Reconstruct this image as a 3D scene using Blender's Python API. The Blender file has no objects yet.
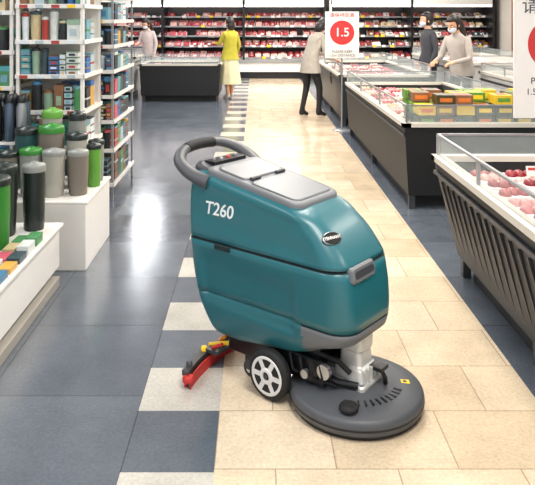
import bpy, math, random
from mathutils import Matrix, Vector
from mathutils.bvhtree import BVHTree
R=random.Random(7)
scene=bpy.context.scene
scene.view_settings.view_transform='Standard'
def lin(c):
    return tuple((x/12.92 if x<=.04045 else ((x+.055)/1.055)**2.4) for x in c)
def rgb(h):
    h=h.lstrip('#'); return lin(tuple(int(h[i:i+2],16)/255 for i in (0,2,4)))
MC={}
def mat(name,hexc,rough=.5,metal=0,var=.08,scale=8,bump=0,alpha=1,emit=0,coat=0):
    if name in MC: return MC[name]
    m=bpy.data.materials.new(name); m.use_nodes=True; nt=m.node_tree; b=nt.nodes['Principled BSDF']
    c=rgb(hexc)
    tc=nt.nodes.new('ShaderNodeTexCoord'); nz=nt.nodes.new('ShaderNodeTexNoise'); nz.inputs['Scale'].default_value=scale; nz.inputs['Detail'].default_value=3
    nt.links.new(tc.outputs['Object'],nz.inputs['Vector'])
    mx=nt.nodes.new('ShaderNodeMix'); mx.data_type='RGBA'
    mx.inputs[6].default_value=(*[x*(1-var) for x in c],1); mx.inputs[7].default_value=(*[min(1,x*(1+var)) for x in c],1)
    nt.links.new(nz.outputs['Fac'],mx.inputs[0]); nt.links.new(mx.outputs[2],b.inputs['Base Color'])
    b.inputs['Roughness'].default_value=rough; b.inputs['Metallic'].default_value=metal
    if coat: b.inputs['Coat Weight'].default_value=coat; b.inputs['Coat Roughness'].default_value=.15
    if bump:
        bp=nt.nodes.new('ShaderNodeBump'); bp.inputs['Strength'].default_value=bump; bp.inputs['Distance'].default_value=.002
        n2=nt.nodes.new('ShaderNodeTexNoise'); n2.inputs['Scale'].default_value=400
        nt.links.new(tc.outputs['Object'],n2.inputs['Vector']); nt.links.new(n2.outputs['Fac'],bp.inputs['Height']); nt.links.new(bp.outputs['Normal'],b.inputs['Normal'])
    if alpha<1: b.inputs['Alpha'].default_value=alpha
    if emit:
        b.inputs['Emission Color'].default_value=(*c,1); b.inputs['Emission Strength'].default_value=emit
    MC[name]=m; return m

class MB:
    def __init__(s): s.v=[];s.f=[];s.m=[];s.s=[];s.mats=[];s.M=Matrix.Identity(4)
    def mi(s,m):
        if m not in s.mats: s.mats.append(m)
        return s.mats.index(m)
    def add(s,vs,fs,m,smooth=False,M=None):
        o=len(s.v); T=s.M@M if M is not None else s.M
        s.v+= [tuple(T@Vector(p)) for p in vs]
        k=s.mi(m) if not isinstance(m,list) else None
        for i,f in enumerate(fs):
            s.f.append(tuple(o+j for j in f)); s.m.append(k if k is not None else s.mi(m[i])); s.s.append(smooth)
    def box(s,a,b,m,M=None):
        x0,y0,z0=a;x1,y1,z1=b
        vs=[(x0,y0,z0),(x1,y0,z0),(x1,y1,z0),(x0,y1,z0),(x0,y0,z1),(x1,y0,z1),(x1,y1,z1),(x0,y1,z1)]
        s.add(vs,[(0,3,2,1),(4,5,6,7),(0,1,5,4),(1,2,6,5),(2,3,7,6),(3,0,4,7)],m,False,M)
    def rings(s,rs,m,cap=True,smooth=True,M=None,closed=False):
        n=len(rs[0]); vs=[p for r in rs for p in r]; fs=[]
        L=len(rs)
        for i in range(L if closed else L-1):
            for j in range(n):
                a=i*n+j;b=i*n+(j+1)%n;c=((i+1)%L)*n+(j+1)%n;d=((i+1)%L)*n+j
                fs.append((a,b,c,d))
        s.add(vs,fs,m,smooth,M)
        if cap and not closed:
            s.add(rs[0],[tuple(range(n))[::-1]],m,False,M); s.add(rs[-1],[tuple(range(n))],m,False,M)
    def lathe(s,prof,m,M=None,n=24,smooth=True,cap=True,c=(0,0,0)):
        rs=[[(c[0]+r*math.cos(2*math.pi*j/n),c[1]+r*math.sin(2*math.pi*j/n),c[2]+z) for j in range(n)] for r,z in prof]
        s.rings(rs,m,cap,smooth,M)
    def tube(s,pts,rad,m,n=10,closed=False,flat=1,M=None):
        P=[Vector(p) for p in pts]; L=len(P); rs=[]
        if not isinstance(rad,(list,tuple)): rad=[rad]*L
        up=Vector((0,0,1))
        for i in range(L):
            if closed: t=P[(i+1)%L]-P[i-1]
            else: t=P[min(i+1,L-1)]-P[max(i-1,0)]
            t.normalize()
            u=up if abs(t.z)<.9 else Vector((0,1,0))
            a=t.cross(u).normalized(); b=a.cross(t).normalized()
            rs.append([tuple(P[i]+a*rad[i]*math.cos(2*math.pi*j/n)+b*rad[i]*flat*math.sin(2*math.pi*j/n)) for j in range(n)])
        s.rings(rs,m,True,True,M,closed)
    def ell(s,c,r,m,M=None,n=14,k=10,cut=None):
        rs=[]
        for i in range(k+1):
            t=math.pi*(i/k); t=min(max(t,.03),math.pi-.03)
            rs.append([(c[0]+r[0]*math.sin(t)*math.cos(2*math.pi*j/n),c[1]+r[1]*math.sin(t)*math.sin(2*math.pi*j/n),c[2]-r[2]*math.cos(t)) for j in range(n)])
        if cut: rs=[[cut(p) for p in r_] for r_ in rs]
        s.rings(rs,m,True,True,M)
    def prof(s,pr,y0,y1,m):
        n=len(pr); vs=[(x,y0,z) for x,z in pr]+[(x,y1,z) for x,z in pr]
        fs=[(i,(i+1)%n,n+(i+1)%n,n+i) for i in range(n)]+[tuple(range(n))[::-1],tuple(range(n,2*n))]
        s.add(vs,fs,m)
    def build(s,name,parent=None,bevel=0,fix=True):
        me=bpy.data.meshes.new(name); me.from_pydata(s.v,[],s.f)
        for m in s.mats: me.materials.append(m)
        me.polygons.foreach_set('material_index',s.m); me.polygons.foreach_set('use_smooth',s.s)
        me.update()
        if fix:
            import bmesh
            bm=bmesh.new(); bm.from_mesh(me); bmesh.ops.recalc_face_normals(bm,faces=bm.faces); bm.to_mesh(me); bm.free()
        o=bpy.data.objects.new(name,me); scene.collection.objects.link(o)
        if parent: o.parent=parent
        if bevel:
            b=o.modifiers.new('bev','BEVEL'); b.width=bevel; b.segments=2; b.limit_method='ANGLE'; b.angle_limit=math.radians(50)
        return o
def empty(name,loc=(0,0,0),rz=0):
    e=bpy.data.objects.new(name,None); scene.collection.objects.link(e); e.location=loc; e.rotation_euler=(0,0,rz); e.empty_display_size=.1; return e
def text(s,size,m,M,parent,name,shear=0,ext=.0008,bold=0):
    c=bpy.data.curves.new(name,'FONT'); c.body=s; c.size=size; c.align_x='CENTER'; c.align_y='CENTER'; c.extrude=ext; c.shear=shear; c.offset=bold
    o=bpy.data.objects.new(name+'_tmp',c); scene.collection.objects.link(o)
    bpy.context.view_layer.update()
    me=bpy.data.meshes.new_from_object(o.evaluated_get(bpy.context.evaluated_depsgraph_get()))
    bpy.data.objects.remove(o)
    me.materials.clear(); me.materials.append(m)
    t=bpy.data.objects.new(name,me); scene.collection.objects.link(t); t.parent=parent; t.matrix_local=M
    return t
FRONT=Matrix.Rotation(math.pi/2,4,'X')

# ---------- palette
white=mat('white_laminate','#e2dfda',.4,var=.03); cream=mat('cream_rim','#cfc9bd',.4,var=.04)
black=mat('black_panel','#121418',.3,var=.1); cblack=mat('case_black','#0e0f12',.55,var=.1); dgrey=mat('dark_grey_plastic','#3a3c41',.45,var=.06,bump=.3)
grey=mat('grey_plastic','#66696d',.45,var=.05,bump=.3); lgrey=mat('light_grey_steel','#a0a3a7',.3,.6,.05)
steel=mat('brushed_steel','#b9bcc0',.28,.9,.05); red=mat('red_rubber','#c2302a',.5); yellow=mat('yellow_label','#f0c81e',.5)
orange=mat('orange_plastic','#d98a2e',.5); rubber=mat('tyre_rubber','#141416',.7); glass=mat('clear_glass','#d8e6e6',.05,alpha=.16,var=0)
teal=mat('teal_rotomoulded','#1c626c',.36,var=.05,scale=3,bump=.2,coat=.2); alu=mat('cast_aluminium','#cfcfcb',.4,.35,.12,30)
reds=[mat('meat_%d'%i,c,.35,var=.3,scale=60) for i,c in enumerate(['#8f2c34','#b5525c','#7f222c','#c98a88','#a03a42','#d3aaa2'])]
tray=mat('white_tray','#e6e2de',.4,var=.02)
cols=[mat('pack_%d'%i,c,.4,var=.25,scale=25) for i,c in enumerate(['#3a6f92','#a9bac0','#6a9aa8','#c0b088','#7f5638','#34484f','#4a8a56','#cdd2ce','#a8382e','#3565a0','#c89a45','#8aa58e','#24282c','#d3dde1','#c0566a','#4a9a9a','#6a5a8a'])]
greens=[mat('green_pack','#5f8f2e',.4,var=.4,scale=40),mat('yellow_pack','#d9b52c',.4,var=.3,scale=40),mat('orange_pack','#cf6f2a',.4,var=.3,scale=40),mat('brown_pack','#3f3a1e',.4,var=.3,scale=40)]
skin=mat('skin','#d9a583',.55,var=.05); hairm=mat('black_hair','#1d1512',.5,var=.3,scale=60)

# ---------- floor
def floor_mat():
    m=bpy.data.materials.new('floor_tiles'); m.use_nodes=True; nt=m.node_tree; N=nt.nodes.new; L=nt.links.new; b=nt.nodes['Principled BSDF']
    tc=N('ShaderNodeTexCoord'); sep=N('ShaderNodeSeparateXYZ'); L(tc.outputs['Object'],sep.inputs[0])
    def M(op,a,bv=None,cv=None):
        n=N('ShaderNodeMath'); n.operation=op
        for i,x in enumerate((a,bv,cv)):
            if x is None: continue
            if isinstance(x,(int,float)): n.inputs[i].default_value=x
            else: L(x,n.inputs[i])
        return n.outputs[0]
    X,Y=sep.outputs[0],sep.outputs[1]
    lightz=M('MULTIPLY',M('GREATER_THAN',X,-.145),M('LESS_THAN',X,1.18))  # dark tiles past the right edge also paint in the cases' shadow
    fr=M('FRACT',M('DIVIDE',M('SUBTRACT',Y,2.77-7.15),.715))
    stag=M('MULTIPLY',M('MULTIPLY',M('GREATER_THAN',X,-.475),M('LESS_THAN',X,-.144)),M('LESS_THAN',fr,.475))
    mask=M('MAXIMUM',lightz,stag)
    def brick(c1,c2,mo,w,h,off,ox,oy,ms):
        mp=N('ShaderNodeMapping'); mp.inputs['Location'].default_value=(ox,oy,0); L(tc.outputs['Object'],mp.inputs[0])
        t=N('ShaderNodeTexBrick'); t.offset=off; t.inputs['Color1'].default_value=(*rgb(c1),1); t.inputs['Color2'].default_value=(*rgb(c2),1); t.inputs['Mortar'].default_value=(*rgb(mo),1)
        t.inputs['Scale'].default_value=1; t.inputs['Brick Width'].default_value=w; t.inputs['Row Height'].default_value=h; t.inputs['Mortar Size'].default_value=ms; t.inputs['Mortar Smooth'].default_value=.3
        L(mp.outputs[0],t.inputs[0]); return t.outputs['Color'],t.outputs['Fac']
    lc,lf=brick('#dccab0','#cdb99c','#a8947a',.435,.715/2,.5,.145,-2.77+7.15,.003)
    dc,df=brick('#5f666f','#505660','#3e444c',.66,.66,.0,.475,-2.77+7.15,.003)
    nz=N('ShaderNodeTexNoise'); nz.inputs['Scale'].default_value=4; nz.inputs['Detail'].default_value=7; nz.inputs['Roughness'].default_value=.65; L(tc.outputs['Object'],nz.inputs[0])
    n3=N('ShaderNodeTexNoise'); n3.inputs['Scale'].default_value=70; n3.inputs['Detail'].default_value=5; n3.inputs['Roughness'].default_value=.7; L(tc.outputs['Object'],n3.inputs[0])
    mx=N('ShaderNodeMix'); mx.data_type='RGBA'; L(mask,mx.inputs[0]); L(dc,mx.inputs[6]); L(lc,mx.inputs[7])
    wz=N('ShaderNodeMix'); wz.data_type='RGBA'; L(stag,wz.inputs[0]); L(mx.outputs[2],wz.inputs[6]); wz.inputs[7].default_value=(*rgb('#bcb8af'),1)
    v=M('MULTIPLY',M('ADD',M('MULTIPLY',nz.outputs['Fac'],.7),.65),M('ADD',M('MULTIPLY',n3.outputs['Fac'],.8),.6))
    sc=N('ShaderNodeVectorMath'); sc.operation='SCALE'; L(wz.outputs[2],sc.inputs[0]); L(v,sc.inputs['Scale'])
    L(sc.outputs[0],b.inputs['Base Color'])
    L(M('ADD',M('MULTIPLY',nz.outputs['Fac'],.18),.06),b.inputs['Roughness'])
    b.inputs['Specular IOR Level'].default_value=.8
    bp=N('ShaderNodeBump'); bp.inputs['Strength'].default_value=.12; bp.inputs['Distance'].default_value=.004; L(n3.outputs['Fac'],bp.inputs['Height']); L(bp.outputs[0],b.inputs['Normal'])
    return m
fl=MB(); fl.box((-6.5,-1.5,-.1),(6.5,19.6,0),floor_mat()); fl.build('floor')
wm=mat('wall_paint','#cfc9bf',.8,var=.04)
w=MB(); w.box((-6.5,19.6,0),(6.5,19.75,3.5),wm); w.build('wall_back')
w=MB(); w.box((-6.65,-1.5,0),(-6.5,19.75,3.5),wm); w.build('wall_left')
w=MB(); w.box((6.5,-1.5,0),(6.65,19.75,3.5),wm); w.build('wall_right')
w=MB(); w.box((-6.65,-1.5,3.5),(6.65,19.75,3.6),mat('ceiling_white','#dddddd',.8)); w.build('ceiling')

# ---------- scrubber
S=empty('floor_scrubber',(.42,2.83,0),-math.radians(40))
def rr(x0,x1,hw,rr_,rf,z,taper=.0,inset=0,KS=10):
    x0+=inset;x1-=inset;hw-=inset
    pts=[]
    def arc(cx,cy,r,a0):
        return [(cx+r*math.cos(math.radians(a0+90*i/8)),cy+r*math.sin(math.radians(a0+90*i/8))) for i in range(9)]
    A=arc(x1-rf,hw-rf,rf,0); B=arc(x0+rr_,hw-rr_,rr_,90); C=arc(x0+rr_,-hw+rr_,rr_,180); D=arc(x1-rf,-hw+rf,rf,270)
    segs=[A,B,C,D]
    for i in range(4):
        pts+=segs[i]; p=segs[i][-1]; q=segs[(i+1)%4][0]; k=KS if i%2==0 else 4
        for t in range(1,k): pts.append((p[0]+(q[0]-p[0])*t/k,p[1]+(q[1]-p[1])*t/k))
    out=[]
    for x,y in pts:
        t=max(0,(x-x0)/(x1-x0)); out.append((x,y*(1-taper*t),z))
    return out
lev=[(.165,-.60,-.16,.165),(.185,-.66,-.08,.19),(.25,-.70,.03,.205),(.33,-.735,.078,.215),(.45,-.76,.082,.222),(.59,-.778,.058,.226),(.70,-.785,.012,.222),(.79,-.785,-.045,.216),(.845,-.772,-.10,.203),(.868,-.752,-.14,.185),(.876,-.73,-.17,.16)]
def cr(p0,p1,p2,p3,t): return tuple(.5*((2*b)+(-a+c)*t+(2*a-5*b+4*c-d)*t*t+(-a+3*b-3*c+d)*t**3) for a,b,c,d in zip(p0,p1,p2,p3))
LV=[]
for i in range(len(lev)-1):
    for k in range(4):
        LV.append(cr(lev[max(i-1,0)],lev[i],lev[i+1],lev[min(i+2,len(lev)-1)],k/4)+(0,))
LV.append(lev[-1]+(0,))
def at(z):
    for a,b in zip(LV,LV[1:]):
        if a[0]<=z<=b[0]:
            t=(z-a[0])/(b[0]-a[0]); return tuple(x+(y-x)*t for x,y in zip(a,b))
extra=[]
BZ=.352
for zs,ins in ((.588,0),(.591,.008),(.597,.008),(.600,0),(BZ-.004,0),(BZ-.002,.005),(BZ+.002,.005),(BZ+.004,0)):
    l=at(zs); extra.append((zs,l[1],l[2],l[3],ins))
LV=[l for l in LV if not(.583<l[0]<.605) and not(BZ-.008<l[0]<BZ+.008)]+extra; LV.sort()
def ss(a,b,x):
    t=min(max((x-a)/(b-a),0),1); return t*t*(3-2*t)
def shear(p):
    x,y,z=p; k=min(max((z-.6)/.27,0),1); z2=z-.17*(x+.6)*k
    if z<.3: z2+=.13*(x+.5)*min(1,(.3-z)/.1)*(1 if x>-.5 else 0)
    w1=ss(-.70,-.66,x)*(1-ss(-.20,-.15,x))*ss(.30,.335,z+.06*(x+.4))*(1-ss(.50,.53,z+.05*(x+.4)))
    w2=ss(.655,.675,z+.10*(x+.6))*ss(-.76,-.72,x)*(1-ss(-.12,-.03,x))*(1-ss(.80,.84,z))
    if abs(y)>.1: y-=math.copysign(.015*w1+.010*w2,y)
    return (x,y,z2)
rs=[[shear(p) for p in rr(l[1],l[2],l[3],.055,.10,l[0],.10,l[4],40)] for l in LV]
bs=MB(); n=len(rs[0])
seam=mat('seam_shadow','#0b2226',.8)
for i in range(len(rs)-1):
    for j in range(n):
        q=[rs[i][j],rs[i][(j+1)%n],rs[i+1][(j+1)%n],rs[i+1][j]]
        zc=(LV[i][0]+LV[i+1][0])/2; xc=sum(p[0] for p in q)/4
        m=teal
        if zc<BZ and xc>-.135: m=grey
        if LV[i][4]>0 or LV[i+1][4]>0:
            if zc>.5: m=seam
            elif xc>-.135: m=seam
        bs.add(q,[(0,1,2,3)],m,True)
bs.add(rs[0],[tuple(range(n))],teal); bs.add(rs[-1],[tuple(range(n))],teal)
body=bs.build('body_shell',S)
import bmesh
bm=bmesh.new(); bm.from_mesh(body.data); bmesh.ops.remove_doubles(bm,verts=bm.verts,dist=1e-5); bmesh.ops.recalc_face_normals(bm,faces=bm.faces); bm.to_mesh(body.data)
bvh=BVHTree.FromBMesh(bm); bm.free()
def place(p,roll=0,off=.001):
    loc,nn,_,_=bvh.find_nearest(Vector(p)); z=nn; y=(Vector((0,0,1))-z*z.z).normalized(); x=y.cross(z)
    M=Matrix((x,y,z)).transposed().to_4x4(); M.translation=loc+z*off
    return M@Matrix.Rotation(roll,4,'Z')
def tz(x,base=.876): return base-.17*(x+.6)
tl=MB()
lr=[]
for dz,ins in ((-.012,0),(.010,.0),(.016,.006),(.018,.016)):
    lr.append([(x,y,tz(x)+dz) for x,y,_ in rr(-.70,-.175,.182,.04,.06,0,.10,ins)])
tl.rings(lr,grey)
lr=[]
for dz,ins in ((.016,0),(.024,.003),(.025,.01)):
    lr.append([(x,y,tz(x)+dz) for x,y,_ in rr(-.66,-.48,.15,.03,.03,0,0,ins)])
tl.rings(lr,mat('lid_mid_grey','#54575b',.4,bump=.3))
lr=[]
for dz,ins in ((.016,0),(.022,.003),(.023,.01)):
    lr.append([(x,y,tz(x)+dz) for x,y,_ in rr(-.46,-.20,.155,.03,.04,0,.1,ins)])
tl.rings(lr,mat('smoked_grey_lid','#54585c',.42))
for yy in (-.09,.09): tl.tube([(-.47,yy-.03,tz(-.47)+.025),(-.47,yy+.03,tz(-.47)+.025)],.009,dgrey)
tl.build('recovery_tank_lid',S)
# handle
h=MB()
hp=[(-.67,-.18,.845),(-.74,-.20,.865),(-.80,-.205,.89),(-.86,-.185,.92),(-.90,-.13,.95),(-.915,-.05,.965),(-.915,.05,.968),(-.90,.13,.962),(-.86,.185,.945),(-.80,.205,.92),(-.74,.20,.89),(-.67,.18,.855)]
pp=[]
P=[hp[0]]+hp+[hp[-1]]
for i in range(len(hp)-1):
    for k in range(4): pp.append(cr(P[i],P[i+1],P[i+2],P[i+3],k/4))
pp.append(hp[-1])
hr=[.044-.016*math.sin(math.pi*i/(len(pp)-1))**.7 for i in range(len(pp))]
h.tube(pp,hr,mat('handle_grey','#4a4c50',.45,bump=.3),n=14,flat=.8)
h.tube(pp[18:-18],[.031]*len(pp[18:-18]),rubber,n=14,flat=.85)
h.build('handle_loop',S)
c=MB()
cs=[]
for dz,ins in ((-.06,0),(.0,0),(.015,.008),(.02,.02)):
    cs.append([(x,y,.885+dz-.25*(x+.72)) for x,y,_ in rr(-.80,-.675,.17,.05,.03,0,0,ins)])
c.rings(cs,dgrey)
c.box((-.77,-.11,.905),(-.70,.11,.922),black)
for i in range(4): c.lathe([(.010,.0),(.010,.008),(.007,.010)],[grey,lgrey,red,grey][i],c=(-.735,-.08+.05*i,.920),n=12)
c.build('control_console',S)
# decals
text('T260',.080,mat('white_decal','#e6eaea',.5,var=0),place((-.585,-.3,.742),0,.0015),S,'model_label',shear=.12,bold=.001)
e=MB(); e.lathe([(1,0),(1,.004),(.9,.006)],steel,n=32); e.lathe([(.9,.006),(.88,.008)],black,n=32)
eo=e.build('badge_plate',S); EM=place((-.005,-.14,.735),0,-.001); eo.matrix_local=EM@Matrix.Diagonal((.048,.028,1,1))
text('TENNANT',.018,white,EM@Matrix.Translation((0,0,.009)),S,'badge_label',bold=.0004)
g=MB(); g.rings([[(x,y,z) for x,y,z in rr(-.085,.085,.032,.014,.014,zz,0,ins)] for zz,ins in ((-.03,0),(.010,.0),(.018,.008))],grey)
g.rings([rr(-.07,.07,.014,.01,.01,zz,0,0) for zz in (.01,.0195)],dgrey)
go=g.build('lid_grip',S); go.matrix_local=place((.16,-.055,.60),0,-.004)
g=MB(); g.rings([rr(-.045,.045,.012,.006,.006,zz,0,ins) for zz,ins in ((-.006,0),(.006,0),(.009,.004))],seam)
go=g.build('side_latch',S); go.matrix_local=place((-.55,-.3,.580),0,0)
# chassis
ch=MB()
ch.box((-.58,-.15,.10),(-.06,.15,.20),black); ch.box((-.16,-.12,.14),(-.10,.12,.30),black)
for yy in (-.13,.13):
    ch.box((-.16,yy-.012,.16),(-.02,yy+.012,.19),dgrey); ch.tube([(-.26,yy,.17),(-.02,yy*.85,.125),(.06,yy*.6,.12)],.014,black)
    ch.tube([(-.2,yy,.23),(-.02,yy*.75,.2),(.02,yy*.6,.16)],.011,rubber)
for i in range(4): ch.tube([(-.22+.05*i,-.165,.20),(-.20+.05*i,-.17,.14),(-.17+.05*i,-.12,.11)],.006,rubber)
ch.lathe([(.03,0),(.03,.02)],steel,M=Matrix.Translation((-.05,-.15,.175))@Matrix.Rotation(math.pi/2,4,'X'),n=14)
ch.lathe([(.018,0),(.018,.02)],steel,M=Matrix.Translation((-.14,-.155,.14))@Matrix.Rotation(math.pi/2,4,'X'),n=14)
ch.build('chassis',S,bevel=.006)
# deck
d=MB()
dk=mat('deck_grey','#4c4f54',.45,var=.06,bump=.3)
d.lathe([(.245,.0),(.262,.004),(.268,.02)],rubber,n=64)
d.lathe([(.268,.018),(.276,.03),(.277,.06),(.272,.072),(.26,.079),(.20,.088),(.12,.098),(.09,.108)],dk,n=64)
d.lathe([(.2785,.040),(.2785,.046)],black,n=64)
for i in range(9):
    a=math.radians(-35+9*i-20); 
    d.box((.155,-.004,.093),(.19,.004,.0955),black,M=Matrix.Rotation(a,4,'Z'))
d.build('scrub_deck',S)
m_=MB()
m_.rings([rr(-.085,.085,.085,.02,.02,z,0,i) for z,i in ((.095,0),(.115,0),(.125,.012),(.17,.018),(.18,.032),(.235,.036),(.24,.03),(.30,.028))],alu,smooth=False)
for yy in (-.055,-.0275,0,.0275,.055): m_.box((-.01,yy-.004,.12),(.080,yy+.004,.175),alu)
m_.lathe([(.012,0),(.012,.012)],steel,c=(.065,-.065,.115)); m_.lathe([(.012,0),(.012,.012)],steel,c=(-.06,-.065,.115))
m_.box((.03,.0,.16),(.12,.06,.175),black); m_.tube([(.10,.03,.17),(.12,.03,.13),(.11,.05,.10)],.01,black)
m_.build('brush_motor',S,bevel=.003)
k=MB(); k.lathe([(.03,0),(.038,.004),(.038,.016),(.03,.022),(.012,.024)],rubber,c=(.088,-.195,.088)); k.box((.06,-.21,.1),(.116,-.18,.114),rubber); k.build('deck_knob',S,bevel=.003)
k=MB(); k.box((-.02,-.014,0),(.02,.014,.002),yellow); k.box((-.008,-.008,.002),(.008,.008,.0026),black)
ko=k.build('warning_label',S); ko.matrix_local=Matrix.Translation((.155,.13,.0865))@Matrix.Rotation(math.radians(40),4,'Z')@Matrix.Rotation(math.radians(4),4,'Y')
# wheels
whl=mat('wheel_white','#d5d6d6',.4,var=.04)
for sgn,nm in ((-1,'drive_wheel_near'),(1,'drive_wheel_far')):
    wb=MB(); Rm=Matrix.Rotation(math.pi/2*(1 if sgn<0 else -1),4,'X')
    wb.lathe([(.076,-.025),(.094,-.024),(.103,-.014),(.103,.014),(.094,.024),(.078,.025)],rubber,M=Rm,n=36)
    wb.lathe([(.080,.020),(.080,.0265),(.073,.028),(.062,.022),(.036,.021),(.032,.03),(.018,.033),(.016,.024)],whl,M=Rm,n=36)
    for i in range(6):
        wb.box((.03,-.010,.012),(.068,.010,.027),whl,M=Rm@Matrix.Rotation(i*math.pi/3,4,'Z'))
        wb.box((.044,-.005,.012),(.056,.005,.0235),dgrey,M=Rm@Matrix.Rotation((i+.5)*math.pi/3,4,'Z'))
    wb.lathe([(.010,.03),(.010,.034)],dgrey,M=Rm,n=16)
    o=wb.build(nm,S); o.location=(-.293,sgn*.205,.103)
cb=MB(); cb.lathe([(.03,-.012),(.037,-.008),(.037,.008),(.03,.012)],rubber,M=Matrix.Translation((-.47,-.12,.037))@Matrix.Rotation(math.pi/2,4,'X'))
cb.lathe([(.018,.012),(.018,.014)],whl,M=Matrix.Translation((-.47,-.12,.037))@Matrix.Rotation(math.pi/2,4,'X'))
cb.box((-.49,-.138,.035),(-.44,-.134,.12),dgrey); cb.box((-.49,-.138,.08),(-.43,-.10,.13),dgrey); cb.build('rear_caster',S)
sq=MB(); bl=[]
for i in range(17):
    t=-1+i/8; yy=t*.375; xx=-.72+.09*t*t
    bl.append((xx,yy))
for z0,z1,w0,m in ((.0,.055,.006,red),(.045,.068,.018,mat('squeegee_frame','#4a4a4c',.4,.3))):
    rs2=[[(x-w0,y,z0),(x+w0,y,z0),(x+w0,y,z1),(x-w0,y,z1)] for x,y in bl]; sq.rings(rs2,m,smooth=False)
sq.rings([[(x+.028,y,.0),(x+.034,y,.0),(x+.034,y,.05),(x+.028,y,.05)] for x,y in bl],red,smooth=False)
for i in (1,4,8,11,15): x,y=bl[i]; sq.lathe([(.014,0),(.014,.02),(.006,.022)],yellow if i in(4,11) else dgrey,c=(x,y,.066),n=12)
for i in (0,16): x,y=bl[i]; sq.lathe([(.022,0),(.025,.005),(.025,.02),(.02,.025)],red,c=(x+.02,y,.03),n=16)
sq.tube([(-.72,.0,.08),(-.62,.0,.12),(-.5,0,.15)],.02,dgrey); sq.tube([(-.70,-.15,.08),(-.58,-.10,.11),(-.52,-.08,.15)],.010,yellow); sq.box((-.69,-.19,.066),(-.62,-.06,.082),dgrey)
sq.tube([(-.66,-.17,.085),(-.60,-.17,.12)],.008,red); sq.tube([(-.68,-.10,.085),(-.62,-.12,.14)],.009,orange)
sq.tube([(-.69,-.04,.09),(-.66,-.08,.17),(-.6,-.1,.22)],.016,rubber)
sq.build('squeegee_assembly',S)

# ---------- freezer islands (right)
def meat_fill(mb,x0,x1,y0,y1,z,sx=.16,sy=.12,h=.04,pal=None,tilt=0):
    y=y0
    while y+sy<=y1:
        x=x0
        while x+sx<=x1:
            if R.random()<.95:
                pm=R.choice(pal or reds); dz=R.uniform(0,.03)
                T=Matrix.Translation((x+sx/2,y+sy/2,z+dz))@Matrix.Rotation(R.uniform(-.15,.15),4,'Z')@Matrix.Rotation(tilt,4,'X')
                a,b=sx*.46,sy*.46
                mb.box((-a,-b,0),(a,b,h*.5),tray,M=T)
                for q in range(3): mb.ell((-a*.55+q*a*.55,R.uniform(-.2,.2)*b,h*.5),(a*.36,b*.75,h*.5),pm,M=T,n=7,k=4)
            x+=sx
        y+=sy
def island(name,x0,x1,y0,y1,tap,ribs,zt=.72,gl=.13,pal=None,sx=.2,sy=.16,body=cblack,skip=0):
    mb=MB(); w=.07
    L=[(x0+tap,.12),(x0,zt-.05),(x0,zt),(x0+w,zt),(x0+w+.03,zt-.18),(x1-w-.03,zt-.18),(x1-w,zt),(x1,zt),(x1,zt-.05),(x1-tap,.12)]
    mb.prof(L,y0+.04,y1-.04,body)
    for ya in (y0,y1-.04):
        mb.prof([(x0+tap,.12),(x0,zt-.05),(x0,zt),(x1,zt),(x1,zt-.05),(x1-tap,.12)],ya,ya+.04,body)
    mb.box((x0+tap+.06,y0+.12,0),(x1-tap-.06,y1-.12,.12),mat('plinth_dark','#1a1b1d',.6))
    for yy in (y0+.02,(y0+y1)/2,y1-.08):
        mb.box((x0+tap+.01,yy,0),(x0+tap+.06,yy+.05,.13),dgrey)
    for xa,xb in ((x0-.02,x0+w-.02),(x1-w+.02,x1+.02)): mb.box((xa,y0-.02,zt-.01),(xb,y1+.02,zt+.025),cream)
    for ya,yb in ((y0-.02,y0+.05),(y1-.05,y1+.02)): mb.box((x0-.02,ya,zt-.01),(x1+.02,yb,zt+.0252),cream)
    for xs in (x0-.012,x1-.012): mb.box((xs,y0,zt-.09),(xs+.024,y1,zt-.07),dgrey)
    if ribs:
        k=int((y1-y0)/.11)
        for i in range(k):
            ya=y0+.05+i*.11
            mb.add([(x0+tap-.004,ya,.14),(x0+tap-.004,ya+.008,.14),(x0-.006+.01,ya+.008,zt-.12),(x0-.006+.01,ya,zt-.12),(x0+tap+.02,ya,.14),(x0+tap+.02,ya+.008,.14),(x0+.03,ya+.008,zt-.12),(x0+.03,ya,zt-.12)],
              [(0,1,2,3),(4,5,1,0),(3,2,6,7),(1,5,6,2),(4,0,3,7)],mat('rib_grey','#30333a',.45))
    z0=zt+.025
    for xs in (x0+.01,x1-.018): mb.box((xs,y0,z0),(xs+.008,y1,z0+gl),glass); mb.box((xs-.004,y0,z0+gl),(xs+.012,y1,z0+gl+.012),lgrey)
    for ys in (y0,y1-.008): mb.box((x0+.01,ys,z0),(x1-.01,ys+.008,z0+gl),glass); mb.box((x0+.006,ys-.004,z0+gl),(x1-.006,ys+.012,z0+gl+.012),lgrey)
    yy=y0
    while yy<=y1+.01:
        for xs in (x0+.006,x1-.022): mb.box((xs,min(yy,y1-.02),z0),(xs+.016,min(yy,y1-.02)+.02,z0+gl),lgrey)
        yy+=(y1-y0)/3
    meat_fill(mb,x0+.13,x1-.13,y0+.1+skip,y1-.1,zt-.10,sx,sy,.07,pal)
    mb.box((x0+.11,y0+.06,zt-.18),(x1-.11,y1-.06,zt-.10),tray)
    return mb.build(name)
isl=island('refrigerated_island_case',1.13,2.55,1.9,4.26,.14,True,zt=.72,gl=.12,sx=.2,sy=.15)
island('refrigerated_island_case',1.25,2.6,5.67,9.3,.03,False,zt=.70,gl=.14,pal=reds+[tray,cols[3]],sx=.16,sy=.13,skip=.72)
island('refrigerated_island_case',1.25,2.6,10.0,13.4,.03,False,zt=.74,gl=.14,pal=reds+[tray,cols[3]],body=mat('slate_panel','#2b2e33',.4))
wp=mat('freezer_white','#b9b7b2',.4)
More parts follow.
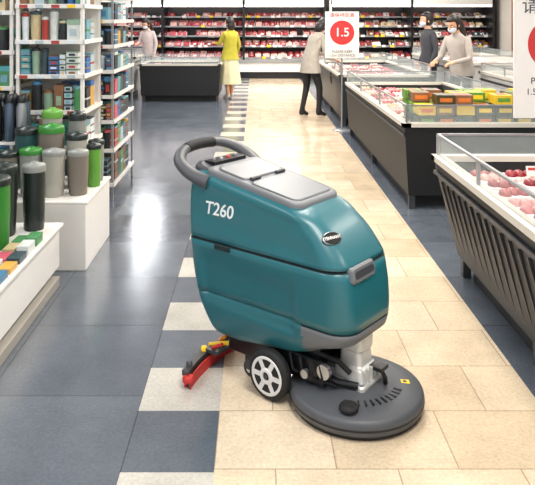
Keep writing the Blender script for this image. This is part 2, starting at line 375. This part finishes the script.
island('chest_freezer',3.05,4.4,6.6,9.2,.03,False,zt=.86,gl=.1,pal=[reds[3],tray,cols[3],reds[5]],body=wp)
island('chest_freezer',3.05,4.4,10.2,13.2,.03,False,zt=.9,gl=.1,pal=[reds[3],tray,reds[5]],body=wp)
pk=MB()
for lay in range(4):
    for i in range(7):
        for j in range(3):
            x=1.45+i*.165+R.uniform(-.01,.01); y=5.74+j*.21
            if lay==3 and (i*2+j)%3==0: continue
            T=Matrix.Translation((x,y+.09,.602+lay*.088))@Matrix.Rotation(R.uniform(-.08,.08),4,'Z')
            mm=greens[3] if lay<2 else R.choice([greens[3],greens[1],greens[0],greens[1],cols[4]])
            pk.box((-.075,-.09,.0),(.075,.09,.082),mm,M=T); pk.box((-.055,-.0905,.02),(.055,.0905,.06),R.choice([yellow,greens[0],greens[2],greens[1],cols[5]]),M=T); pk.box((-.05,-.06,.02),(.05,.06,.0825),R.choice([yellow,greens[0],greens[3],cols[8]]),M=T)
pk.build('boxed_snack_packs',bevel=.004)
tg=MB()
for i in range(5):
    T=Matrix.Translation((1.6+i*.2,3.9-.3*(i%2),.69))@Matrix.Rotation(-.3,4,'X'); tg.box((-.04,-.002,0),(.04,.002,.06),white,M=T); tg.box((-.03,-.003,.035),(.03,-.0015,.05),red,M=T)
tg.build('price_tags')

def sign(loc,w,hh,zc,pole_z,tsz):
    e=empty('distancing_sign',(loc[0],loc[1],0))
    b=MB(); b.box((-w/2,-.008,zc-hh/2),(w/2,.008,zc+hh/2),white); b.tube([(0,.02,pole_z),(0,.02,zc)],.012,lgrey); b.lathe([(.13,0),(.13,.01),(.02,.02)],lgrey,c=(0,.02,pole_z))
    b.build('board',e,bevel=.003)
    r=min(w,hh)*.36
    c=MB(); T=Matrix.Translation((0,-.009,zc+hh*.05))@FRONT
    rd=mat('sign_red','#c22a2c',.5,var=.02); c.lathe([(r,0),(r,.002)],rd,M=T,n=40); c.build('disc',e)
    text('1.5',r*1.0,white,Matrix.Translation((0,-.0125,zc+hh*.05))@FRONT,e,'distance_number',bold=.002)
    text('请保持距离',w*.15,rd,Matrix.Translation((0,-.0095,zc+hh*.42))@FRONT,e,'heading')
    text('PLEASE KEEP\n1.5m DISTANCE',w*.11,dgrey,Matrix.Translation((0,-.0095,zc-hh*.40))@FRONT,e,'caption')
    return e
sign((1.235,9.65),.48,.66,1.36,0,0)
e=empty('distancing_sign',(1.89,4.42,0))
b=MB(); b.box((-.21,-.008,.95),(.33,.008,1.95),white); b.tube([(.02,.02,0),(.02,.02,1.0)],.012,lgrey); b.lathe([(.14,0),(.14,.01),(.02,.02)],lgrey,c=(.02,.02,0)); b.build('board',e,bevel=.003)
rd=MC['sign_red']
c=MB(); c.lathe([(.17,0),(.17,.002)],rd,M=Matrix.Translation((.05,-.009,1.43))@FRONT,n=48); c.build('disc',e)
text('1.5',.19,white,Matrix.Translation((.05,-.0125,1.43))@FRONT,e,'distance_number',bold=.003)
text('请保持距离',.12,dgrey,Matrix.Translation((.14,-.0095,1.675))@FRONT,e,'heading')
text('PLEASE KEEP',.062,dgrey,Matrix.Translation((.07,-.0095,1.19))@FRONT,e,'caption_1')
text('1.5m DISTANCE',.058,dgrey,Matrix.Translation((.07,-.0095,1.12))@FRONT,e,'caption_2')

# ---------- back multideck case
def multideck(name,x0,x1,y,zs,pal,top=2.3,bodym=black):
    mb=MB(); mb.box((x0,y+.9,0),(x1,y+1.0,top),bodym); mb.box((x0,y+.05,0),(x1,y+.9,.18),black)
    mb.box((x0,y,.18),(x1,y+.9,.5),white); mb.box((x0,y-.03,.42),(x1,y+.02,.50),lgrey); mb.box((x0,y+.05,top-.35),(x1,y+1,top),white)
    mb.box((x0,y+.12,top-.40),(x1,y+.2,top-.35),mat('case_lamp','#fff0ec',.5,emit=6))
    xx=x0
    while xx<=x1+.01: mb.box((xx-.03,y+.05,.5),(xx+.03,y+.95,top),white if xx in(x0,) else bodym); xx+=(x1-x0)/max(1,round((x1-x0)/2.4))
    for i,z in enumerate(zs):
        dep=.15+.12*i
        mb.box((x0,y+dep,z-.03),(x1,y+.9,z),white); mb.box((x0,y+dep-.012,z-.03),(x1,y+dep,z+.006),lgrey)
        x=x0+.08
        while x<x1-.12:
            wdt=R.uniform(.12,.26)
            if R.random()<.93:
                for r_ in range(2):
                    T=Matrix.Translation((x+wdt/2,y+dep+.1+r_*.2,z+.01+r_*.05))@Matrix.Rotation(R.uniform(.4,.8),4,'X')@Matrix.Rotation(R.uniform(-.1,.1),4,'Z')
                    mb.box((-wdt*.45,-.08,0),(wdt*.45,.1,.03),R.choice([tray,tray,black,pal[0]]),M=T); mb.box((-wdt*.38,-.065,.02),(wdt*.38,.085,.055),R.choice(pal),M=T)
                    mb.box((-wdt*.1,-.03,.05),(wdt*.2,.03,.058),R.choice([tray,pal[-1],pal[1]]),M=T)
            if R.random()<.4: mb.box((x,y+dep-.016,z-.03),(x+.1,y+dep-.012,z+.03),yellow if R.random()<.2 else tray)
            x+=wdt
    return mb.build(name)
multideck('refrigerated_wall_case',-4.6,1.85,17.9,[.55,.85,1.12,1.38,1.64],reds)
multideck('refrigerated_wall_case',2.0,6.3,17.9,[.55,.85,1.12,1.38,1.64],reds[:3]+[cols[12],cols[3],cols[5],cols[7],cols[4]])
island('service_counter_case',-2.2,-.66,12.95,14.1,.03,False,zt=.70,gl=.12,pal=reds)
island('service_counter_case',-4.4,-2.4,13.6,14.6,.03,False,zt=.80,gl=.12,pal=reds,body=wp)
cb=MB(); wd=mat('cabinet_wood','#7a4a30',.5,var=.2); cb.box((4.75,12,0),(5.9,12.6,2.4),wd)
for i in range(5): 
    cb.box((4.8,11.98,.3+.4*i),(5.85,12.02,.32+.4*i),white)
    for j in range(7): cb.box((4.84+j*.145,11.9,.32+.4*i),(4.95+j*.145,12.0,.5+.4*i+R.uniform(0,.1)),R.choice(cols+reds))
cb.build('wooden_display_cabinet')
# ---------- left displays
def canister(mb,x,y,z,r,hh,m,lid,n=20):
    mb.lathe([(r*.86,0),(r*.9,.008),(r,hh*.5),(r,hh*.86)],m,c=(x,y,z),n=n)
    mb.lathe([(r*1.05,hh*.86),(r*1.06,hh*.93),(r*.98,hh*.965),(r*.4,hh*.985),(r*.35,hh)],lid,c=(x,y,z),n=n)
pl=MB(); pl.box((-2.3,1.9,.09),(-1.19,4.14,.33),white); pl.box((-2.3,1.9,.33),(-1.17,4.16,.35),white); pl.box((-2.3,1.9,.0),(-1.26,4.08,.09),dgrey); pl.box((-1.26,1.9,0),(-1.165,4.06,.06),mat('plinth_kick','#9a958c',.5))
pl.build('display_plinth',bevel=.005)
pl=MB(); pl.box((-2.3,4.3,0),(-1.07,5.0,.42),white); pl.box((-2.3,4.3,.42),(-1.06,5.01,.436),white); pl.build('display_plinth',bevel=.005)
cg=[mat('bin_green','#2f7a2a',.35),mat('bin_dark','#1a2422',.35),mat('bin_teal','#254f4f',.4),mat('bin_grey','#858884',.35),mat('bin_taupe','#756d64',.4),mat('bin_stone','#a09e94',.4),mat('bin_lime','#5f9a3a',.4)]
bn=MB()
for (x,y,r,hh,a,b_) in [(-1.46,3.92,.085,.42,1,1),(-1.42,3.70,.085,.40,0,1),(-1.64,3.98,.09,.48,6,4),(-1.66,3.72,.08,.4,2,1),(-1.85,3.9,.09,.4,0,4),(-1.64,3.45,.08,.34,3,1),(-1.47,3.42,.07,.3,0,3),(-1.31,4.03,.065,.40,1,3)]:
    canister(bn,x,y,.35,r,hh,cg[a],cg[b_])
bn.build('kitchen_waste_bins')
sm=MB()
for i in range(10):
    for j in range(2):
        x=-1.225-j*.075;y=2.5+i*.135
        sm.box((x-.032,y,.35),(x+.032,y+.11,.35+R.uniform(.02,.06)),R.choice([cols[8],cols[0],cols[9],cols[7],cols[10],cols[3],cols[5],cols[14],cols[16],cols[6],cols[0]]))
sm.build('small_boxed_goods',bevel=.003)
cn=MB()
for (x,y,r,hh,a,b_) in [(-1.17,4.5,.066,.30,4,3),(-1.32,4.46,.072,.31,5,3),(-1.47,4.46,.07,.32,3,0),(-1.62,4.46,.07,.30,4,1),(-1.78,4.46,.07,.3,0,1),
                        (-1.40,4.68,.085,.44,4,0),(-1.23,4.70,.07,.38,5,1),(-1.58,4.70,.075,.42,2,1),(-1.12,4.72,.05,.3,6,1),(-1.14,4.88,.055,.3,3,1),(-1.28,4.90,.06,.5,3,1),(-1.46,4.90,.07,.52,5,6)]:
    canister(cn,x,y,.436,r,hh,cg[a],cg[b_])
cn.build('storage_canisters')
def goods(mb,x0,x1,y0,y1,z,hmax,pal,cyl=.3,layers=2,sx=(.07,.14)):
    x=x0
    while x<x1-.04:
        wd=min(R.uniform(*sx),x1-x); 
        if wd<.04: break
        m=R.choice(pal); m2=R.choice(pal)
        if R.random()<cyl:
            hh=hmax*R.uniform(.6,.95); canister(mb,x+wd/2,y0+wd/2+.005,z,wd*.44,hh,m,m2,n=12)
        else:
            L=R.choice([1,2,layers]); hh=hmax*R.uniform(.6,.97)/L
            for k in range(L):
                mb.box((x+.004,y0,z+k*hh),(x+wd-.004,y1,z+k*hh+hh*.72),m); mb.box((x+.001,y0-.002,z+k*hh+hh*.72),(x+wd-.001,y1,z+(k+1)*hh-.006),m2)
                mb.box((x+wd*.25,y0-.004,z+k*hh+hh*.2),(x+wd*.75,y0+.01,z+k*hh+hh*.55),R.choice(pal))
        x+=wd
def shelf(name,x0,x1,y0,y1,zs,top,pal,frame=white,cyl=.25,front=None,side=False,wire=False,sx=(.07,.14)):
    e=empty(name,((x0+x1)/2,(y0+y1)/2,0)); e_inv=Matrix.Translation((-(x0+x1)/2,-(y0+y1)/2,0))
    f=MB(); f.M=e_inv
    t=.018 if wire else .025
    for xa in (x0,x1-t):
        for ya in (y0,y1-t): f.box((xa,ya,0),(xa+t,ya+t,top),lgrey if wire else frame)
    if not wire: f.box((x0,y1-.02,0),(x1,y1,top),frame); f.box((x0,y0+.02,0),(x1,y1,.1),frame)
    for z in zs:
        f.box((x0,y0,z-.02),(x1,y1,z),frame)
        f.box((x0-.004,y0-.012,z-.026),(x1+.004,y0,z+.006),white)
        f.box((x1,y0-.012,z-.026),(x1+.012,y1,z+.006),white)
        for k in range(int((x1-x0)/.12)): f.box((x0+.03+k*.12,y0-.015,z-.024),(x0+.09+k*.12,y0-.012,z),R.choice([yellow,cols[13],cols[1],cols[8]]))
    f.build('frame',e)
    g=MB(); g.M=e_inv
    for i,z in enumerate(zs):
        nz=zs[i+1] if i+1<len(zs) else top
        goods(g,x0+.03,x1-.02,y0+.01,y0+.15,z,(nz-z-.03),pal,cyl,4,sx)
        n=int((y1-y0-.2)/.13)
        for k in range(n):
            yy=y0+.17+k*.13; hh=(nz-z-.04)*R.uniform(.6,.95); m=R.choice(pal)
            L=R.choice([1,2,3])
            for q in range(L):
                g.box((x1-.25,yy,z+q*hh/L),(x1-.02,yy+.12,z+(q+.8)*hh/L),m); g.box((x1-.252,yy-.001,z+(q+.8)*hh/L),(x1-.018,yy+.121,z+(q+1)*hh/L-.003),R.choice(pal))
    g.build('goods',e)
boxes=[cols[i] for i in (0,1,2,3,5,7,9,11,13,12,5,2,4,15,8,12)]
shelf('gondola_shelf',-1.80,-1.29,5.12,5.7,[.12,.36,.63,.9,1.17,1.43,1.70],2.15,boxes+[cols[6],cols[10],cols[4]],sx=(.045,.10),cyl=.4)
shelf('gondola_shelf',-2.60,-1.83,5.14,5.7,[.2,.5,.8,1.08,1.35,1.65],2.15,[cols[i] for i in (12,5,0,2,4,3,7,15,6)],cyl=.5)
shelf('wire_rack',-1.66,-1.24,5.95,6.9,[.15,.45,.70,.92,1.14,1.36,1.58,1.8],2.15,boxes+[cols[12],cols[5],cols[6],cols[14],cols[10]],frame=lgrey,wire=True,sx=(.05,.10))
shelf('gondola_shelf',-3.4,-2.2,7.6,10.6,[.15,.5,.85,1.2,1.55,1.85],2.25,boxes)
th=MB()
stl=[mat('thermos_black','#26282b',.3,.5),mat('thermos_steel','#95989c',.3,.7),mat('thermos_blue','#4f5f70',.3,.5)]
for i in range(8):
    m=stl[(i+1)%3]; x=-1.67-(i%4)*.085; y=4.86+(i//4)*.085
    th.lathe([(.034,0),(.036,.01),(.036,.24),(.026,.27),(.026,.275)],m,c=(x,y,.72),n=16); th.lathe([(.03,.275),(.03,.32),(.02,.33)],black,c=(x,y,.72),n=16)
th.box((-1.97,4.82,.70),(-1.62,4.99,.72),white)
for xx in(-1.96,-1.64): 
    for yy in (4.83,4.965): th.box((xx,yy,.437),(xx+.02,yy+.02,.70),lgrey)
th.build('thermos_stand')

# ---------- people
def person(name,loc,rz,H=1.6,lean=0,over={},top='#888888',pants='#222222',shoe='#ddd8d0',skirt=None,coat=None,hair='bun',mask=True,sleeve=True,yaw=0,nod=0,bag=None,step=.06):
    mb=MB(); s=H/1.6
    mt=mat(name_m(top),top,.8,var=.2,scale=14); mp=mat(name_m(pants),pants,.8,var=.12); ms=mat(name_m(shoe),shoe,.6)
    J={'pelvis':(0,0,.86),'spine':(0,0,1.04),'chest':(0,0,1.22),'nb':(0,-.005,1.33),'neck':(0,.01,1.40),
       'shR':(.15,0,1.285),'shL':(-.15,0,1.285),'elR':(.20,-.02,1.04),'elL':(-.20,-.02,1.04),'wrR':(.20,.08,.83),'wrL':(-.20,.08,.83),
       'hipR':(.085,0,.82),'hipL':(-.085,0,.82),'knR':(.09,.02+step,.46),'knL':(-.09,.02-step*.3,.46),'anR':(.09,step,.085),'anL':(-.09,-step,.085),'toR':(.105,.13+step,.03),'toL':(-.105,.13-step,.03)}
    J['heR']=(.09,step-.035,.035); J['heL']=(-.09,-step-.035,.035)
    J={k:Vector(v) for k,v in J.items()}; piv=Vector((0,0,.86)); Lr=Matrix.Rotation(-lean,3,'X')
    for k in ('spine','chest','nb','neck','shR','shL','elR','elL','wrR','wrL'):
        f=.6 if k=='spine' else 1
        J[k]=piv+Matrix.Rotation(-lean*f,3,'X')@(J[k]-piv)
    for k,v in over.items(): J[k]=Vector(v)
    rad={'pelvis':.125,'spine':.105,'chest':.115,'nb':.06,'neck':.045,'shR':.055,'shL':.055,'elR':.042,'elL':.042,'wrR':.026,'wrL':.026,'hipR':.085,'hipL':.085,'knR':.056,'knL':.056,'anR':.036,'anL':.036,'toR':.028,'toL':.028,'heR':.032,'heL':.032}
    for sd in 'RL':
        d_=(J['wr'+sd]-J['el'+sd]).normalized(); J['pa'+sd]=J['wr'+sd]+d_*.06; rad['pa'+sd]=.026
    E=[('pelvis','spine'),('spine','chest'),('chest','nb'),('nb','neck')]
    for sd in 'RL': E+=[('chest','sh'+sd),('sh'+sd,'el'+sd),('el'+sd,'wr'+sd),('wr'+sd,'pa'+sd),('pelvis','hip'+sd),('hip'+sd,'kn'+sd),('kn'+sd,'an'+sd),('an'+sd,'to'+sd),('an'+sd,'he'+sd)]
    ks=list(J); me=bpy.data.meshes.new('sk'); me.from_pydata([J[k] for k in ks],[(ks.index(a),ks.index(b)) for a,b in E],[])
    o=bpy.data.objects.new('sk',me); scene.collection.objects.link(o)
    o.modifiers.new('s','SKIN')
    if not me.skin_vertices: 
        bpy.context.view_layer.objects.active=o; bpy.ops.mesh.customdata_skin_add()
    for i,k in enumerate(ks):
        sv=me.skin_vertices[0].data[i]; sv.radius=(rad[k],rad[k]); sv.use_root=(k=='pelvis')
    sb=o.modifiers.new('b','SUBSURF'); sb.levels=2; sb.render_levels=2
    bpy.context.view_layer.update()
    em=bpy.data.meshes.new_from_object(o.evaluated_get(bpy.context.evaluated_depsgraph_get()))
    matof={}
    for a,b in E:
        m=mt
        if b[:2]=='pa' or b=='neck': m=skin
        if b[:2]=='wr' and not sleeve: m=skin
        if b[:2] in('hi',): m=mp
        if b[:2] in('kn','an'): m=mp if not skirt else skin
        if b[:2] in('to','he'): m=ms
        matof[(a,b)]=m
    def near(p):
        best=None;bd=9
        for a,b in E:
            A=J[a];B=J[b];t=max(0,min(1,(p-A).dot(B-A)/(B-A).length_squared)); dd=(p-(A+(B-A)*t)).length/( (rad[a]*(1-t)+rad[b]*t))
            if dd<bd: bd=dd;best=(a,b)
        return matof[best]
    mb.add([v.co.copy() for v in em.vertices],[tuple(p.vertices) for p in em.polygons],[near(p.center) for p in em.polygons],True)
    bpy.data.objects.remove(o); 
    def loft(cs,m):
        rs=[]
        for c_,rx,ry,nf in cs:
            rs.append([(c_[0]+rx*math.cos(a)*(1+nf*math.cos(9*a)),c_[1]+ry*math.sin(a)*(1+nf*math.cos(9*a)),c_[2]) for a in [2*math.pi*j/36 for j in range(36)]])
        mb.rings(rs,m,True,True)
    P_=J['pelvis'];Sp=J['spine'];C=J['chest'];NB=J['nb']
    hem=coat if coat else .80
    if coat: lows=[((P_.x,P_.y,hem),.205,.15,.04),((P_.x,P_.y,(hem+.86)/2),.19,.14,.02)]
    else: lows=[((P_.x,P_.y,.79),.165,.125,.01)]
    loft(lows+[((P_.x,P_.y,.87),.17,.128,.01),((Sp.x,Sp.y,Sp.z),.145,.112,.01),((C.x,C.y,C.z-.02),.165,.12,.01),((C.x,C.y,C.z+.055),.16,.105,0),((NB.x,NB.y,NB.z),.085,.07,0),((NB.x,NB.y+.01,NB.z+.03),.055,.055,0)],mt)
    if skirt:
        mk=mat(name_m(skirt[0]),skirt[0],.8,var=.12,scale=10)
        loft([((0,0,skirt[1]),.23,.19,.06),((0,0,(skirt[1]+.85)/2),.195,.15,.04),((0,0,.87),.165,.125,.01)],mk)
    neck=J['neck']; Hm=Matrix.Translation(neck)@Matrix.Rotation(yaw,4,'Z')@Matrix.Rotation(-lean*.7-nod,4,'X')
    def cut(p): 
        x,y,z=p
        if z<.08: f=.72+.28*max(0,(z+.03)/.11); x*=f; y=y*(.9 if y>0 else f)
        return (x,y,z)
    mb.ell((0,.015,.09),(.072,.09,.112),skin,M=Hm,n=20,k=14,cut=cut)
    mb.tube([(0,0,-.05),(0,.005,.02)],.046,skin,M=Hm)
    for sx in (-1,1):
        mb.ell((sx*.03,.096,.095),(.013,.008,.007),tray,M=Hm,n=8,k=6); mb.ell((sx*.03,.103,.095),(.006,.004,.006),black,M=Hm,n=8,k=6)
        mb.box((sx*.03-.016,.094,.112),(sx*.03+.016,.102,.117),hairm,M=Hm); mb.ell((sx*.073,.01,.08),(.01,.02,.03),skin,M=Hm,n=8,k=6)
    mb.ell((0,.105,.07),(.012,.018,.022),skin,M=Hm,n=8,k=6); mb.ell((0,.092,.035),(.024,.01,.007),reds[3],M=Hm,n=8,k=6)
    if mask: mb.ell((0,.062,.042),(.058,.056,.045),mat('face_mask','#cfe0ea',.7),M=Hm,n=14,k=8)
    def hc(p):
        x,y,z=p
        if y>.045 and z<.135: y=.045+ (y-.045)*.0
        return (x,y,z)
    mb.ell((0,.0,.105),(.085,.102,.115),hairm,M=Hm,n=20,k=14,cut=hc)
    if hair=='bob': mb.ell((0,-.035,.04),(.088,.07,.11),hairm,M=Hm,n=16,k=10)
    if hair=='long': mb.tube([(0,-.06,.1),(0,-.09,.0),(0,-.11,-.12),(0,-.11,-.22)],[.07,.07,.055,.02],hairm,M=Hm)
    if hair=='bun': mb.ell((0,-.10,.15),(.04,.04,.04),hairm,M=Hm)
    for sd,sg in (('R',1),('L',-1)):
        w_=J['wr'+sd];p_=J['pa'+sd]; d_=(p_-w_).normalized(); side=d_.cross(Vector((0,1,0)) if abs(d_.y)<.8 else Vector((0,0,1))).normalized(); nrm=side.cross(d_)
        for i,(o_,l_) in enumerate(((-.024,.055),(-.008,.066),(.008,.062),(.023,.048))):
            b0=p_+side*o_+d_*.012; b1=b0+d_*l_*.45-nrm*.004; b2=b1+d_*l_*.35-nrm*.014; b3=b2+d_*l_*.15-nrm*.018
            mb.tube([p_+side*o_*.8-d_*.01,b0,b1,b2,b3],[.010,.0095,.009,.008,.005],skin,n=7)
        tb=w_+d_*.03-side*.022; mb.tube([w_+d_*.015-side*.008,tb-side*.012,tb-side*.024+d_*.026,tb-side*.026+d_*.045-nrm*.008],[.012,.011,.0095,.006],skin,n=7)
    if bag:
        hp_=J['pa'+bag[0]]; bmx=mat(name_m(bag[1]),bag[1],.6); z0=hp_.z-.16-bag[2]
        mb.rings([[(hp_.x+q[0],hp_.y+q[1],zz) for q in [( .03*k_,.11*k_),(-.03*k_,.11*k_),(-.03*k_,-.11*k_),(.03*k_,-.11*k_)]] for zz,k_ in ((z0,.9),(z0+bag[2]*.5,1.05),(z0+bag[2],.95))],bmx,smooth=False)
        for a_ in(-1,1): mb.tube([(hp_.x+.02*a_,hp_.y-.07,z0+bag[2]-.02),(hp_.x+.01*a_,hp_.y-.03,hp_.z-.04),(hp_.x,hp_.y,hp_.z-.015),(hp_.x+.01*a_,hp_.y+.03,hp_.z-.04),(hp_.x+.02*a_,hp_.y+.07,z0+bag[2]-.02)],.006,bmx,n=6)
    ob=mb.build(name); zmin=min(v[2] for v in mb.v)
    ob.scale=(s,s,s); ob.location=(loc[0],loc[1],-zmin*s); ob.rotation_euler=(0,0,rz)
    return ob
def name_m(c): return 'cloth_'+c.strip('#')
rad_=math.radians
person('woman_shopper',(-.50,13.6),rad_(40),1.62,0,{'elL':(-.2,.08,1.08),'wrL':(-.16,.27,1.10),'elR':(.21,-.03,1.05),'wrR':(.2,.06,.84)},top='#a8a030',skirt=('#d8d2ac',.30),shoe='#d8d0c0',hair='bob',coat=.78,yaw=.3,mask=True)
person('woman_shopper',(.90,11.1),rad_(-62),1.66,.34,{'elR':(.2,.16,.96),'wrR':(.15,.36,.90),'elL':(-.2,.24,.99),'wrL':(-.13,.43,.96)},top='#a59e93',pants='#232124',shoe='#1d1b1c',hair='bob',coat=.70,nod=.35,bag=('R','#2a2628',.2),step=.10)
person('woman_shopper',(-2.35,15.1),rad_(150),1.6,.1,{'elR':(.22,.08,1.05),'wrR':(.12,.26,1.05)},top='#c8b8b4',pants='#33343c',hair='long',nod=.3)
person('woman_shopper',(2.83,9.3),rad_(130),1.68,.25,{'elR':(.22,.15,1.02),'wrR':(.16,.36,.98),'elL':(-.22,.15,1.02),'wrL':(-.12,.36,.98)},top='#b0a8a0',pants='#3a3a40',hair='long',nod=.25)
person('man_shopper',(2.80,10.9),rad_(100),1.70,.05,{},top='#3a3c42',pants='#26272b',hair='none')
person('man_shopper',(4.75,11.2),rad_(120),1.68,.1,{},top='#4b4e55',pants='#26272b',hair='none',bag=('L','#2a2628',.22))

# ---------- lights
def area(x,y,sx,sy,p,col=(1,.95,.88),z=3.4):
    l=bpy.data.lights.new('ceiling_light','AREA'); l.shape='RECTANGLE'; l.size=sx; l.size_y=sy; l.energy=p; l.color=col
    o=bpy.data.objects.new('ceiling_light',l); o.location=(x,y,z); scene.collection.objects.link(o)
for y in (1.4,5,9,13,16.3):
    k=1 if y<8 else 1.35
    area(.7,y,.9,1.8,118*k); area(-2.6,y,.6,1.8,62*k,(.94,.96,1)); area(3.8,y,.9,1.6,72*k)
wd=bpy.data.worlds.new('w'); scene.world=wd; wd.use_nodes=True; wd.node_tree.nodes['Background'].inputs[0].default_value=(.95,.96,1,1); wd.node_tree.nodes['Background'].inputs[1].default_value=1.05
# ---------- camera
cd=bpy.data.cameras.new('camera'); cd.sensor_width=36; cd.lens=680/535*36; cd.shift_x=12.5/535; cd.shift_y=-(242.5-18)/535
co=bpy.data.objects.new('camera',cd); co.location=(0,0,1.6); co.rotation_euler=(math.pi/2,0,0); scene.collection.objects.link(co); scene.camera=co
